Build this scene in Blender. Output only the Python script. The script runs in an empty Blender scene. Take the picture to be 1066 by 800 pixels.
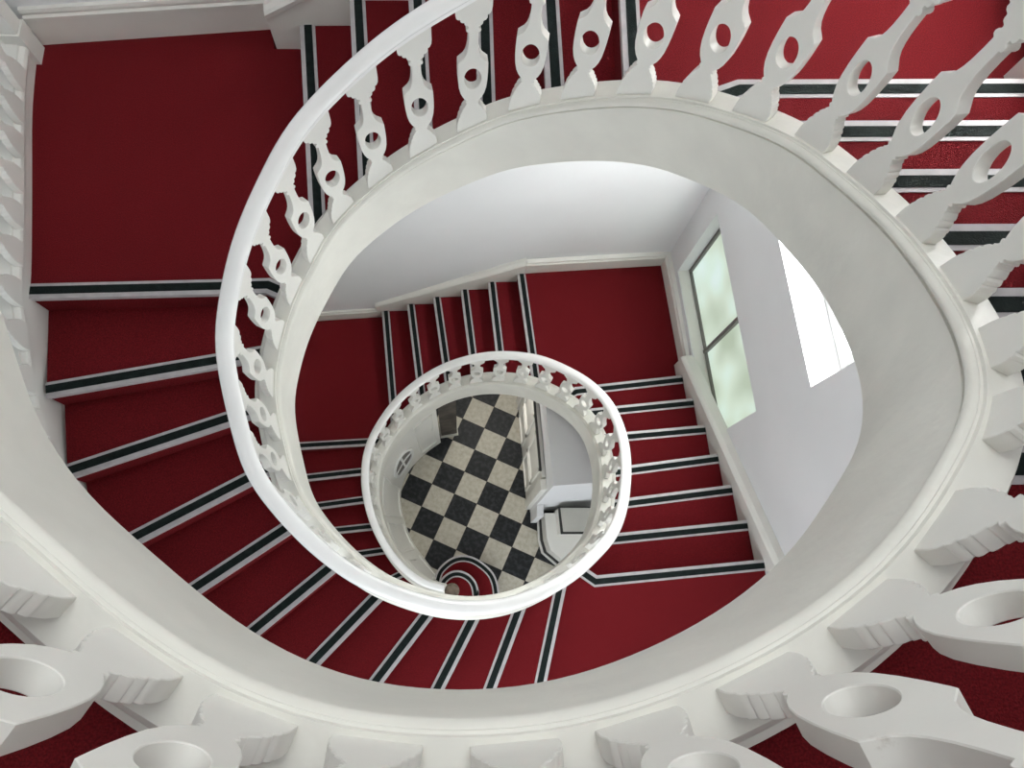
import bpy, bmesh, math, random
import numpy as np
from mathutils import Vector, Matrix, noise

random.seed(7)
# ------------------------------------------------------------------ units and camera
S = 0.165                       # one riser in metres; the plan is laid out in risers
FPX, NADX, NADY = 780.0, 481.5, 613.0
CAM_LEVEL = 54.2                # camera height in risers above the hall floor
_n = np.array([NADX - 533, NADY - 400, FPX]); _n /= np.linalg.norm(_n)
_v = np.cross(_n, [0, 0, 1.0]); _c = _n[2]
_K = np.array([[0, -_v[2], _v[1]], [_v[2], 0, -_v[0]], [-_v[1], _v[0], 0]])
RM = np.eye(3) + _K + _K @ _K / (1 + _c)


def P(x, y, lvl):
    """plan point (risers) seen at photo point x, y on the level lvl"""
    r = RM @ np.array([x - 533, y - 400, FPX])
    d = CAM_LEVEL - lvl
    return np.array([r[0] / r[2] * d, -r[1] / r[2] * d])


C = bpy.context.scene.collection
cam_d = bpy.data.cameras.new('camera')
cam = bpy.data.objects.new('camera', cam_d); C.objects.link(cam)
bpy.context.scene.camera = cam
cam_d.sensor_width = 36; cam_d.lens = 36 * FPX / 1066
cam_d.clip_start = 0.02; cam_d.clip_end = 100
_r = RM @ np.array([1, 0, 0]); _d = RM @ np.array([0, 1, 0]); _f = RM @ np.array([0, 0, 1])
W = lambda v: Vector((v[0], -v[1], -v[2]))
m3 = Matrix((W(_r), -W(_d), -W(_f))).transposed()
cam.matrix_world = Matrix.Translation((0, 0, CAM_LEVEL * S)) @ m3.to_4x4()

sc = bpy.context.scene
sc.view_settings.view_transform = 'Standard'
sc.view_settings.look = 'None'
sc.view_settings.exposure = 0.0
sc.view_settings.gamma = 1.0
sc.view_settings.use_curve_mapping = False
sc.cycles.max_bounces = 10
sc.cycles.diffuse_bounces = 8

world = bpy.data.worlds.new('world'); sc.world = world
world.use_nodes = True
wb = world.node_tree.nodes['Background']
wb.inputs[0].default_value = (0.80, 0.90, 1.0, 1); wb.inputs[1].default_value = 1.6


def area(name, loc, target, sx, sy, power, col=(1, 1, 1)):
    l = bpy.data.lights.new(name, 'AREA'); l.shape = 'RECTANGLE'; l.size = sx; l.size_y = sy
    l.energy = power; l.color = col
    o = bpy.data.objects.new(name, l); C.objects.link(o)
    o.location = loc
    o.rotation_euler = (Vector(target) - Vector(loc)).to_track_quat('-Z', 'Y').to_euler()
    return o


# daylight: tall landing window by the upper quarter landing, the window half way down, then added fills
area('daylight_landing_window', (2.75, 2.2, 7.7), (0.8, 2.0, 6.5), 1.0, 1.2, 125, (1.0, 0.99, 0.97))
area('daylight_mid_window', (2.44, 1.85, 5.5), (0.9, 1.9, 2.9), 1.4, 1.0, 200, (0.98, 1.0, 0.99))
area('added_south_fill', (0.5, -2.1, 5.1), (0.2, 2.0, 4.4), 1.9, 1.6, 44, (0.97, 0.99, 1.0))  # unseen fill from the south, added to light the well
area('added_south_low_fill', (-0.3, -2.1, 1.8), (-0.6, 2.0, 2.6), 1.4, 2.2, 45, (1.0, 0.99, 0.97))  # second added fill, low on the south side, out of view
area('added_overhead_fill', (0.1, 1.3, 11.4), (0.1, 0.9, 0), 2.0, 2.3, 62, (1.0, 0.99, 0.97))  # overhead fill added out of view, no skylight known above
area('added_hall_fill', (0.25, 2.35, 2.0), (0.15, 1.4, 0.0), 0.5, 0.5, 15, (1, 0.97, 0.9))  # fill added out of sight under the stair to brighten the tiles

# ------------------------------------------------------------------ materials
def mat(name, col, rough=0.5, metal=0.0, var=0.0, vscale=5.0, bump=0.0, bscale=60.0, spec=0.5, detail=3.0, col2=None):
    m = bpy.data.materials.new(name); m.use_nodes = True
    nt = m.node_tree; b = nt.nodes['Principled BSDF']
    b.inputs['Roughness'].default_value = rough; b.inputs['Metallic'].default_value = metal
    b.inputs['Specular IOR Level'].default_value = spec
    b.inputs['Base Color'].default_value = (*col, 1)
    tc = nt.nodes.new('ShaderNodeTexCoord')
    if var or col2:
        nz = nt.nodes.new('ShaderNodeTexNoise'); nz.inputs['Scale'].default_value = vscale
        nz.inputs['Detail'].default_value = detail
        rp = nt.nodes.new('ShaderNodeValToRGB')
        rp.color_ramp.elements[0].position = 0.35; rp.color_ramp.elements[1].position = 0.65
        c2 = col2 or tuple(min(1, c * (1 + var)) for c in col)
        c1 = tuple(c * (1 - var) for c in col) if not col2 else col
        rp.color_ramp.elements[0].color = (*c1, 1); rp.color_ramp.elements[1].color = (*c2, 1)
        nt.links.new(tc.outputs['Object'], nz.inputs['Vector'])
        nt.links.new(nz.outputs['Fac'], rp.inputs['Fac']); nt.links.new(rp.outputs['Color'], b.inputs['Base Color'])
    if bump:
        nb = nt.nodes.new('ShaderNodeTexNoise'); nb.inputs['Scale'].default_value = bscale; nb.inputs['Detail'].default_value = 4
        bp = nt.nodes.new('ShaderNodeBump'); bp.inputs['Strength'].default_value = bump; bp.inputs['Distance'].default_value = 0.01
        nt.links.new(tc.outputs['Object'], nb.inputs['Vector'])
        nt.links.new(nb.outputs['Fac'], bp.inputs['Height']); nt.links.new(bp.outputs['Normal'], b.inputs['Normal'])
    return m


M = {}
M['paint'] = mat('white_gloss_paint', (0.74, 0.73, 0.68), 0.35, var=0.025, vscale=3, bump=0.18, bscale=9)
M['fascia'] = mat('white_painted_plaster', (0.72, 0.71, 0.645), 0.45, var=0.04, vscale=5, bump=0.7, bscale=7)
M['rail'] = mat('white_handrail_paint', (0.88, 0.875, 0.85), 0.25, var=0.02, vscale=6, bump=0.1, bscale=12)
def add_scuffs(m, scale=9.0, lo=.70, hi=.76, dark=.82):
    nt = m.node_tree; N = nt.nodes; L = nt.links; b = N['Principled BSDF']
    src = b.inputs['Base Color'].links[0].from_socket
    tc = N.new('ShaderNodeTexCoord'); nz = N.new('ShaderNodeTexNoise'); nz.inputs['Scale'].default_value = scale; nz.inputs['Detail'].default_value = 7
    nz.inputs['Roughness'].default_value = .7
    rp = N.new('ShaderNodeValToRGB'); rp.color_ramp.elements[0].position = lo; rp.color_ramp.elements[1].position = hi
    rp.color_ramp.elements[0].color = (1, 1, 1, 1); rp.color_ramp.elements[1].color = (dark, dark * .98, dark * .95, 1)
    mx = N.new('ShaderNodeMixRGB'); mx.blend_type = 'MULTIPLY'; mx.inputs[0].default_value = 1
    L.new(tc.outputs['Object'], nz.inputs['Vector']); L.new(nz.outputs['Fac'], rp.inputs[0])
    L.new(src, mx.inputs[1]); L.new(rp.outputs[0], mx.inputs[2]); L.new(mx.outputs[0], b.inputs['Base Color'])


add_scuffs(M['fascia'])
add_scuffs(M['paint'], 14.0)
M['wall'] = mat('white_wall_plaster', (0.74, 0.745, 0.75), 0.7, var=0.02, vscale=1.5, bump=0.15, bscale=8)
M['soffit'] = mat('soffit_plaster', (0.7, 0.7, 0.7), 0.8)
M['carpet'] = mat('crimson_carpet', (0.125, 0.0082, 0.0108), 0.95, var=0.30, vscale=230, bump=0.6, bscale=300, spec=0.08, detail=5)
M['strip'] = mat('grey_nosing_metal', (0.42, 0.40, 0.40), 0.45, metal=0.15, var=0.08, vscale=20)
M['rubber'] = mat('black_nosing_rubber', (0.009, 0.014, 0.013), 0.8, var=0.2, vscale=30, bump=0.3, bscale=200, spec=0.12)
M['wood'] = mat('worn_brown_wood', (0.10, 0.07, 0.045), 0.6, col2=(0.25, 0.20, 0.15), vscale=14, bump=0.3, bscale=30)
M['darkwood'] = mat('dark_stained_wood', (0.018, 0.014, 0.010), 0.6, col2=(0.09, 0.075, 0.062), vscale=7)
M['black'] = mat('black_trim_paint', (0.02, 0.02, 0.018), 0.5)
M['cream'] = mat('cream_board', (0.50, 0.49, 0.44), 0.7, var=0.04, vscale=6)
M['frame'] = mat('window_metal_frame', (0.16, 0.15, 0.14), 0.5)
M['white_frame'] = mat('white_window_frame', (0.78, 0.78, 0.76), 0.4)


def mat_tile():
    m = bpy.data.materials.new('chequered_marble_tiles'); m.use_nodes = True
    nt = m.node_tree; b = nt.nodes['Principled BSDF']; N = nt.nodes; L = nt.links
    tc = N.new('ShaderNodeTexCoord')
    ck = N.new('ShaderNodeTexChecker'); ck.inputs['Scale'].default_value = 1.0
    nz = N.new('ShaderNodeTexNoise'); nz.inputs['Scale'].default_value = 6; nz.inputs['Detail'].default_value = 8
    add = N.new('ShaderNodeVectorMath'); add.operation = 'ADD'; add.inputs[1].default_value = (1, 0, 0.5)
    L.new(tc.outputs['Object'], add.inputs[0])
    L.new(add.outputs[0], ck.inputs['Vector']); L.new(tc.outputs['Object'], nz.inputs['Vector'])
    r1 = N.new('ShaderNodeValToRGB'); r2 = N.new('ShaderNodeValToRGB')
    r1.color_ramp.elements[0].position = .3; r1.color_ramp.elements[1].position = .72
    r2.color_ramp.elements[0].position = .45; r2.color_ramp.elements[1].position = .75
    r1.color_ramp.elements[0].color = (0.36, 0.335, 0.27, 1); r1.color_ramp.elements[1].color = (0.50, 0.475, 0.40, 1)
    r2.color_ramp.elements[0].color = (0.006, 0.007, 0.008, 1); r2.color_ramp.elements[1].color = (0.03, 0.033, 0.036, 1)
    L.new(nz.outputs['Fac'], r1.inputs[0]); L.new(nz.outputs['Fac'], r2.inputs[0])
    mx = N.new('ShaderNodeMixRGB'); L.new(ck.outputs['Fac'], mx.inputs[0]); L.new(r1.outputs[0], mx.inputs[1]); L.new(r2.outputs[0], mx.inputs[2])
    # joints
    br = N.new('ShaderNodeTexBrick'); br.offset = 0; br.inputs['Scale'].default_value = 1
    br.inputs['Brick Width'].default_value = 1; br.inputs['Row Height'].default_value = 1
    br.inputs['Mortar Size'].default_value = 0.012; br.inputs['Mortar Smooth'].default_value = 0.2
    L.new(tc.outputs['Object'], br.inputs['Vector'])
    m2 = N.new('ShaderNodeMixRGB'); m2.inputs[2].default_value = (0.05, 0.045, 0.04, 1)
    L.new(br.outputs['Fac'], m2.inputs[0]); L.new(mx.outputs[0], m2.inputs[1]); L.new(m2.outputs[0], b.inputs['Base Color'])
    b.inputs['Roughness'].default_value = 0.5; b.inputs['Specular IOR Level'].default_value = 0.25
    return m


def mat_pane():
    m = bpy.data.materials.new('frosted_daylit_glass'); m.use_nodes = True
    nt = m.node_tree; N = nt.nodes; L = nt.links; b = N['Principled BSDF']
    tc = N.new('ShaderNodeTexCoord'); mp = N.new('ShaderNodeMapping'); mp.inputs['Scale'].default_value = (1.0, 1.6, 1.1)
    nz = N.new('ShaderNodeTexNoise'); nz.inputs['Scale'].default_value = 1.6; nz.inputs['Detail'].default_value = 1.0
    rp = N.new('ShaderNodeValToRGB')
    rp.color_ramp.elements[0].position = .3; rp.color_ramp.elements[0].color = (0.42, 0.50, 0.38, 1)
    rp.color_ramp.elements[1].position = .72; rp.color_ramp.elements[1].color = (0.72, 0.90, 0.84, 1)
    e = rp.color_ramp.elements.new(.5); e.color = (0.60, 0.70, 0.58, 1)
    L.new(tc.outputs['Object'], mp.inputs[0]); L.new(mp.outputs[0], nz.inputs['Vector']); L.new(nz.outputs['Fac'], rp.inputs[0])
    b.inputs['Base Color'].default_value = (0.15, 0.18, 0.16, 1); b.inputs['Roughness'].default_value = 0.35
    L.new(rp.outputs[0], b.inputs['Emission Color']); b.inputs['Emission Strength'].default_value = 0.9
    return m


def mat_glass():
    m = bpy.data.materials.new('clear_window_glass'); m.use_nodes = True
    b = m.node_tree.nodes['Principled BSDF']
    b.inputs['Transmission Weight'].default_value = 1; b.inputs['Roughness'].default_value = 0.05
    b.inputs['IOR'].default_value = 1.05
    return m


M['tile'] = mat_tile(); M['pane'] = mat_pane(); M['glass'] = mat_glass()


# ------------------------------------------------------------------ helpers
def tag(o, label=None, cat=None, group=None, kind=None):
    if label: o['label'] = label
    if cat: o['category'] = cat
    if group: o['group'] = group
    if kind: o['kind'] = kind
    return o


def thing(name, label, cat, loc=(0, 0, 0), group=None):
    o = bpy.data.objects.new(name, None); C.objects.link(o); o.location = loc
    o.empty_display_size = 0.1
    return tag(o, label, cat, group)


def mesh_obj(name, verts, faces, mats, parent=None, mi=None, smooth=False, autosmooth=None):
    me = bpy.data.meshes.new(name)
    org = Vector(parent.location) if parent and parent.type == 'EMPTY' else Vector((0, 0, 0))
    me.from_pydata([tuple(Vector(v) - org) for v in verts], [], faces)
    for m in (mats if isinstance(mats, (list, tuple)) else [mats]): me.materials.append(m)
    if mi:
        for p, i in zip(me.polygons, mi): p.material_index = i
    bm = bmesh.new(); bm.from_mesh(me)
    bmesh.ops.recalc_face_normals(bm, faces=bm.faces)
    bm.to_mesh(me); bm.free()
    if smooth or autosmooth:
        for p in me.polygons: p.use_smooth = True
        if autosmooth:
            me.set_sharp_from_angle(angle=math.radians(autosmooth))
    o = bpy.data.objects.new(name, me); C.objects.link(o)
    if parent is not None: o.parent = parent
    return o


def prism_data(poly, z0, z1):
    """poly: plan points in metres, z in metres"""
    n = len(poly)
    vs = [(p[0], p[1], z1) for p in poly] + [(p[0], p[1], z0) for p in poly]
    fs = [list(range(n)), list(range(2 * n - 1, n - 1, -1))]
    fs += [[i, i + n, (i + 1) % n + n, (i + 1) % n] for i in range(n)]
    return vs, fs


def box_between(a, b, w0, w1, z0, z1):
    """box along plan segment a-b (risers), from w0 to w1 to its left, z levels in risers -> verts, faces"""
    a = np.array(a, float); b = np.array(b, float); d = (b - a) / np.linalg.norm(b - a); n = np.array([-d[1], d[0]])
    q = [a + n * w0, b + n * w0, b + n * w1, a + n * w1]
    return prism_data([tuple(p * S) for p in q], z0 * S, z1 * S)


class MB:
    def __init__(s): s.v = []; s.f = []; s.m = []
    def add(s, vf, mi=0):
        k = len(s.v); s.v += list(vf[0]); s.f += [[i + k for i in f] for f in vf[1]]; s.m += [mi] * len(vf[1]); return s
    def build(s, name, mats, parent=None, **kw): return mesh_obj(name, s.v, s.f, mats, parent, mi=s.m, **kw)


def isect(p, d, a, b):
    """line p+t d with segment line a-b; returns t, u"""
    e = b - a; den = d[0] * e[1] - d[1] * e[0]
    if abs(den) < 1e-9: return None
    w = a - p
    return (w[0] * e[1] - w[1] * e[0]) / den, (w[0] * d[1] - w[1] * d[0]) / den


# ------------------------------------------------------------------ the well path
LA, LB, LC, LD, LE, LF = 10, 16, 23, 34, 40, 47
CURB, RAILH = 0.8, 4.15
CX, CY = 0.45, 5.0


def inward(p, k):
    v = np.array([CX, CY]) - p; return p + v / np.linalg.norm(v) * k


low = [((462, 613), 3.2), ((440, 607), 4.0), ((420, 593), 4.9), ((402, 571), 5.85), ((389, 545), 6.8), ((381, 515), 7.75),
       ((380, 490), 8.55), ((384, 465), 9.35), ((398, 438), 10.3), ((420, 411), 11.45), ((452, 388), 12.6), ((485, 375), 13.65),
       ((520, 370), 14.65), ((560, 374), 15.7), ((592, 387), 16.6), ((616, 402), 17.35), ((636, 424), 18.25), ((649, 458), 19.35),
       ((652, 492), 20.35), ((648, 528), 21.35), ((638, 556), 22.2), ((620, 577), 23.0), ((600, 596), 23.6), ((580, 609), 24.1),
       ((560, 619), 24.65), ((540, 627), 25.2), ((510, 633), 25.9), ((480, 634), 26.5), ((444, 629), 27.1), ((407, 617), 27.7),
       ((378, 605), 28.2), ((349, 586), 28.7), ((324, 565), 29.2), ((298, 538), 29.75), ((272, 505), 30.3), ((257, 474), 30.8)]
upp = [((285, 413), 31.9), ((290, 364), 32.76), ((303, 318), 33.6), ((324, 274), 34.3), ((348, 233), 34.95), ((385, 197), 35.8),
       ((428, 165), 36.7), ((477, 139), 37.5), ((530, 116), 38.3), ((584, 105), 39.05), ((642, 99), 39.8), ((703, 101), 40.5),
       ((762, 116), 41.25), ((827, 141), 42.1), ((880, 180), 43.0), ((932, 225), 43.9), ((977, 278), 44.8), ((1017, 342), 45.7),
       ((1033, 412), 46.5), ((1010, 478), 47.0), ((951, 571), 47), ((861, 650), 47), ((746, 714), 47), ((620.7, 758), 47),
       ((492, 774), 47), ((350, 763), 47), ((227, 721), 47), ((120, 652), 47), ((19, 564), 47)]
nodes = []
for (x, y), l in low: nodes.append((*inward(P(x, y, l + CURB + RAILH), 0.16), l))
nlow = len(nodes)
for (x, y), l in upp: nodes.append((*P(x, y, l + CURB), l))
nupp0 = nlow
for x, y in ((-4.12, .83), (-4.55, 1.27), (-4.95, 1.8), (-5.3, 2.5), (-5.66, 3.3), (-6.15, 4.2), (-7.1, 4.95), (-8.7, 5.25)): nodes.append((x, y, 47.0))
nodes = np.array(nodes)
# smooth a little, keeping the ends
def smooth3(a, it):
    a = a.copy()
    for _ in range(it):
        b = a.copy(); b[1:-1] = 0.25 * a[:-2] + 0.5 * a[1:-1] + 0.25 * a[2:]; a = b
    return a


def catmull(pts, per=10):
    out = []; idx = []
    n = len(pts)
    for i in range(n - 1):
        p0 = pts[max(i - 1, 0)]; p1 = pts[i]; p2 = pts[i + 1]; p3 = pts[min(i + 2, n - 1)]
        for k in range(per):
            t = k / per
            out.append(0.5 * ((2 * p1) + (-p0 + p2) * t + (2 * p0 - 5 * p1 + 4 * p2 - p3) * t * t + (-p0 + 3 * p1 - 3 * p2 + p3) * t ** 3))
            idx.append(i + t)
    out.append(pts[-1]); idx.append(n - 1)
    return np.array(out), np.array(idx)


dense, didx = catmull(nodes, 12)
darc = np.concatenate([[0], np.cumsum(np.linalg.norm(np.diff(dense[:, :2], axis=0), axis=1))])
node_arc = np.interp(range(len(nodes)), didx, darc)
# resample evenly and smooth
NS = int(darc[-1] / 0.22)
arc = np.linspace(0, darc[-1], NS)
path = np.stack([np.interp(arc, darc, dense[:, i]) for i in range(3)], 1)
path = smooth3(path, 5)
path[arc > np.interp(nlow + 20, range(len(nodes)), node_arc), 2] = 47.0
tang = np.gradient(path[:, :2], axis=0); tang /= np.linalg.norm(tang, axis=1)[:, None]
nout = np.stack([-tang[:, 1], tang[:, 0]], 1)          # clockwise travel: the left side is outside the well


def at_arc(s):
    p = np.array([np.interp(s, arc, path[:, i]) for i in range(3)])
    t = np.array([np.interp(s, arc, tang[:, i]) for i in range(2)]); t /= np.linalg.norm(t)
    slope = (np.interp(s + 0.3, arc, path[:, 2]) - np.interp(s - 0.3, arc, path[:, 2])) / 0.6
    return p, t, np.array([-t[1], t[0]]), slope


def sweep(profile, i0=0, i1=None, closed=True, offn=0.0, offz=0.0, caps=True, pth=None, nrm=None):
    """profile: list of (n outward, z) in risers swept along the path; metres out"""
    pth = path if pth is None else pth; nrm = nout if nrm is None else nrm
    i1 = len(pth) if i1 is None else i1
    vs = []; fs = []; k = len(profile)
    for i in range(i0, i1):
        for (a, z) in profile:
            q = pth[i, :2] + nrm[i] * (a + offn)
            vs.append((q[0] * S, q[1] * S, (pth[i, 2] + z + offz) * S))
    m = i1 - i0
    for i in range(m - 1):
        for j in range(k if closed else k - 1):
            a = i * k + j; b = i * k + (j + 1) % k
            fs.append([a, b, b + k, a + k])
    if caps and closed:
        fs.append(list(range(k))); fs.append([(m - 1) * k + j for j in range(k)][::-1])
    return vs, fs


# ------------------------------------------------------------------ nosing lines
OB = [np.array(p, float) for p in [(-12.05, 8.6), (-12.05, 8.0), (-11.75, 5.45), (-11.36, 3.35), (-10.6, .8), (-9.2, -1.6), (-7.2, -3.7),
                                   (-4.8, -5.3), (-2, -6.2), (1, -6.6), (3.6, -6.7), (12.9, -6.7)]]
TWa, TWb = np.array([-14.0, 15.88]), np.array([14.0, 17.28])        # inner face of the raked wall string, north
RWa, RWb = np.array([11.20, 12.7]), np.array([12.68, -1.1])         # the same, east


def ray_ob(p, q):
    d = q - p; best = None
    for i in range(len(OB) - 1):
        r = isect(p, d, OB[i], OB[i + 1])
        if r and r[0] > 0.3 and -1e-6 <= r[1] <= 1 + 1e-6:
            if best is None or r[0] < best[0]: best = (r[0], i + r[1])
    return p + d * best[0], best[1]


def to_path(p, d, off=0.35, near=None):
    """from p going along d, meet the curve lying off outside the path; near = arc window"""
    best = None
    cur = path[:, :2] + nout * off
    for i in range(len(cur) - 1):
        if near and not (near[0] <= arc[i] <= near[1]): continue
        r = isect(p, d, cur[i], cur[i + 1])
        if r and 0 <= r[1] <= 1:
            if best is None or abs(r[0]) < abs(best[0]): best = (r[0], arc[i] + r[1] * (arc[i + 1] - arc[i]))
    if best is None:
        dd = np.linalg.norm(cur - p, axis=1)
        if near: dd[(arc < near[0]) | (arc > near[1])] = 99
        i = int(np.argmin(dd)); return cur[i], arc[i]
    return p + d * best[0], best[1]


NOS = {}      # level -> (list of plan points inner..outer, arc at the inner end, parameter on OB or None)


def level_window(k):
    s = np.interp(k, path[:, 2] + np.arange(NS) * 1e-6, arc)
    return (s - 3.2, s + 3.2)


def add_nos(k, a, b, mode, kink=None, kdir=None):
    """a outer-ish point, b inner-ish point"""
    a = np.array(a); b = np.array(b)
    if mode == 'ob': o, u = ray_ob(b, a)
    elif mode == 'n':
        t, _ = isect(b, a - b, TWa, TWb); o = b + (a - b) * t; u = None
    elif mode == 'e':
        sh = np.array([1.15 if k > 40 else 0.0, 0]); t, _ = isect(b, a - b, RWa + sh, RWb + sh); o = b + (a - b) * t; u = None
    else: o, u = a, None
    if kink is not None:
        i, s = to_path(np.array(kink), np.array(kdir), near=level_window(k))
        NOS[k] = ([i, np.array(kink), o], s, u)
    else:
        i, s = to_path(b, b - a, near=level_window(k))
        NOS[k] = ([i, o], s, u)


for k, a, b in ((3, (463, 625), (468, 620)), (4, (435, 618), (443, 610)), (5, (405, 604), (417, 598)), (6, (373, 577), (394, 574)),
                (7, (352, 552), (380, 549)), (8, (336, 526), (380, 520)), (9, (322, 497), (375, 491)), (10, (300, 465), (385, 460))):
    add_nos(k, P(*a, k), P(*b, k), 'ob')
for i, (a, b) in enumerate(zip([(401.7, 323.9), (427.9, 316.8), (455, 309.3), (483.8, 301.4), (512.4, 295), (543, 285.6)],
                               [(410, 425), (437.5, 395), (465, 380), (493, 373), (521.5, 373), (555.5, 375)])):
    add_nos(11 + i, P(*a, 11 + i), P(*b, 11 + i), 'n')
for i, (a, b) in enumerate(zip([(707, 396), (720.4, 420), (732.4, 448), (745.5, 478.5), (759.8, 511), (775.6, 548), (795.5, 589)],
                               [(617, 405.5), (641, 428), (655, 455), (658, 490), (658, 524), (648, 561), (620, 606)])):
    k = 17 + i
    if i == 0: add_nos(k, P(*a, k), P(*b, k), 'e', P(600, 408, k), P(583, 417, k) - P(600, 408, k))
    elif i == 6: add_nos(k, P(*a, k), P(*b, k), 'e', P(620, 606, k), P(604, 595, k) - P(620, 606, k))
    else: add_nos(k, P(*a, k), P(*b, k), 'e')
wv = [((565, 697), (580, 625)), ((512, 710), (538, 640)), ((455, 717), (490, 648)), ((392, 708), (440, 645)), ((325, 690), (385, 628)),
      ((257, 662), (335, 598)), ((188, 622), (290, 555)), ((126, 567), (255, 500)), ((70, 491), (230, 438)), ((48, 406), (222, 376)), ((30, 303), (225, 298))]
for i, (a, b) in enumerate(wv):
    k = 24 + i
    if k == LD: add_nos(k, P(*a, k), P(*b, k), 'ob', P(279, 297, k), P(300, 306, k) - P(279, 297, k))
    else: add_nos(k, P(*a, k), P(*b, k), 'ob')
for i, (a, b) in enumerate([((322, 50), (332, 240)), ((373, 5), (383, 190)), ((438, 60), (442.5, 140)), ((504, 0), (507.5, 116)), ((573, 0), (579, 95)), ((656, 0), (661, 90))]):
    add_nos(35 + i, P(*a, 35 + i), P(*b, 35 + i), 'n')
for i, (x, y) in enumerate([(771, 94), (870, 138), (925, 190), (975, 249), (1004, 318), (1018, 395), (1005, 484)]):
    k = 41 + i
    a, b = P(x + 250, y - 1, k), P(x, y, k)
    if i == 0: add_nos(k, a, b, 'e', P(771, 94, k), P(743, 104, k) - P(771, 94, k))
    else: add_nos(k, a, b, 'e')


def offset_poly(pts, w):
    """shift an open polyline to its left by w (the lower side of a nosing)"""
    out = []
    for i, p in enumerate(pts):
        ds = []
        if i > 0: ds.append((pts[i] - pts[i - 1]) / np.linalg.norm(pts[i] - pts[i - 1]))
        if i < len(pts) - 1: ds.append((pts[i + 1] - pts[i]) / np.linalg.norm(pts[i + 1] - pts[i]))
        ns = [np.array([-d[1], d[0]]) for d in ds]
        if len(ns) == 1: out.append(p + ns[0] * w)
        else:
            m = ns[0] + ns[1]; m /= np.linalg.norm(m); out.append(p + m * w / max(0.5, m @ ns[0]))
    return out


HALF = 0.205          # half width of a nosing strip


def edge(k): return offset_poly(NOS[k][0], HALF)


def inner_run(s0, s1, off=0.35):
    s = np.arange(s0, s1, 0.3)[1:]
    out = []
    for x in s:
        p, t, n, _ = at_arc(x); out.append(p[:2] + n * off)
    return out


def ob_run(u0, u1):
    """outer boundary corners between parameters, going from u0 to u1 (u falls as the stair climbs)"""
    lo, hi = min(u0, u1), max(u0, u1)
    r = [OB[i] for i in range(len(OB)) if lo + 1e-3 < i < hi - 1e-3]
    return r if u1 > u0 else r[::-1]


def tread_poly(k, outer_pts):
    e0 = edge(k); e1 = edge(k + 1)
    s0, s1 = NOS[k][1], NOS[k + 1][1]
    side = lambda a, b, q: ((b - a)[0] * (q - a)[1] - (b - a)[1] * (q - a)[0]) / np.linalg.norm(b - a)
    op = [q for q in outer_pts if side(e0[-2], e0[-1], np.array(q)) < -.05 and side(e1[-2], e1[-1], np.array(q)) > .05]
    ip = [q for q in inner_run(s0, s1) if side(e0[0], e0[1], q) < -.05 and side(e1[0], e1[1], q) > .05]
    return e0 + op + e1[::-1] + ip[::-1]


def strip_parts(pts, lvl, parent):
    """metal nosing strip with lip plus black rubber insert, along polyline pts (strip centre)"""
    z = lvl * S
    o = [offset_poly(pts, w) for w in (-HALF, HALF + .04)]
    v = []; f = []
    n = len(pts)
    prof = [(o[0], z - 0.002), (o[0], z + 0.004), (o[1], z + 0.004), (o[1], z - 0.026), (offset_poly(pts, HALF - .01), z - 0.026)]
    for i in range(n):
        for (q, zz) in prof: v.append((q[i][0] * S, q[i][1] * S, zz))
    kk = len(prof)
    for i in range(n - 1):
        for j in range(kk):
            a = i * kk + j; b = i * kk + (j + 1) % kk; f.append([a, b, b + kk, a + kk])
    f.append(list(range(kk))); f.append([(n - 1) * kk + j for j in range(kk)][::-1])
    st = mesh_obj('nosing_strip', v, f, M['strip'], parent)
    v = []; f = []
    q0 = offset_poly(pts, -0.115); q1 = offset_poly(pts, 0.115)
    for i in range(n):
        for q, zz in ((q0[i], z + .0035), (q0[i], z + .0065), (q1[i], z + .0065), (q1[i], z + .0035)): v.append((q[0] * S, q[1] * S, zz))
    for i in range(n - 1):
        for j in range(4):
            a = i * 4 + j; b = i * 4 + (j + 1) % 4; f.append([a, b, b + 4, a + 4])
    f.append([0, 1, 2, 3]); f.append([(n - 1) * 4 + j for j in (3, 2, 1, 0)])
    mesh_obj('rubber_insert', v, f, M['rubber'], parent)


def slab(name, poly, lvl, thick, parent):
    """carpeted slab: crimson top and riser, white soffit"""
    vs, fs = prism_data([tuple(p * S) for p in poly], (lvl - thick) * S, lvl * S)
    mi = [0, 1] + [0] * (len(fs) - 2)
    return mesh_obj(name, vs, fs, [M['carpet'], M['soffit']], parent, mi=mi)


def centroid(poly): return np.mean(np.array(poly), axis=0)


def make_flight(label, ks, outer):
    polys = {}
    for k in ks:
        polys[k] = tread_poly(k, outer(k))
    c = centroid(polys[ks[0]])
    root = thing('stair_flight', label, 'stairs', (c[0] * S, c[1] * S, (ks[0] - 1) * S))
    for k in ks:
        stp = slab('step', polys[k], k, 1.12, root)
        stp.name = 'step'
        strip_parts(NOS[k][0], k, stp_fix(stp, root))
    return root


def stp_fix(stp, root): return _Sub(stp, root)


class _Sub:      # lets a sub-part be built in world coordinates under a part whose origin is its thing's
    def __init__(s, o, root): s.o = o; s.location = root.location; s.type = 'EMPTY'


_old_mesh_obj = mesh_obj
def mesh_obj(name, verts, faces, mats, parent=None, **kw):
    if isinstance(parent, _Sub):
        org = Vector(parent.location)
        o = _old_mesh_obj(name, [tuple(Vector(v) - org) for v in verts], faces, mats, None, **kw)
        o.parent = parent.o
        return o
    return _old_mesh_obj(name, verts, faces, mats, parent, **kw)


def sub(o, root): return _Sub(o, root)


# ------------------------------------------------------------------ the setting: floor, walls, windows
def structure(o): o['kind'] = 'structure'; return o


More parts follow.
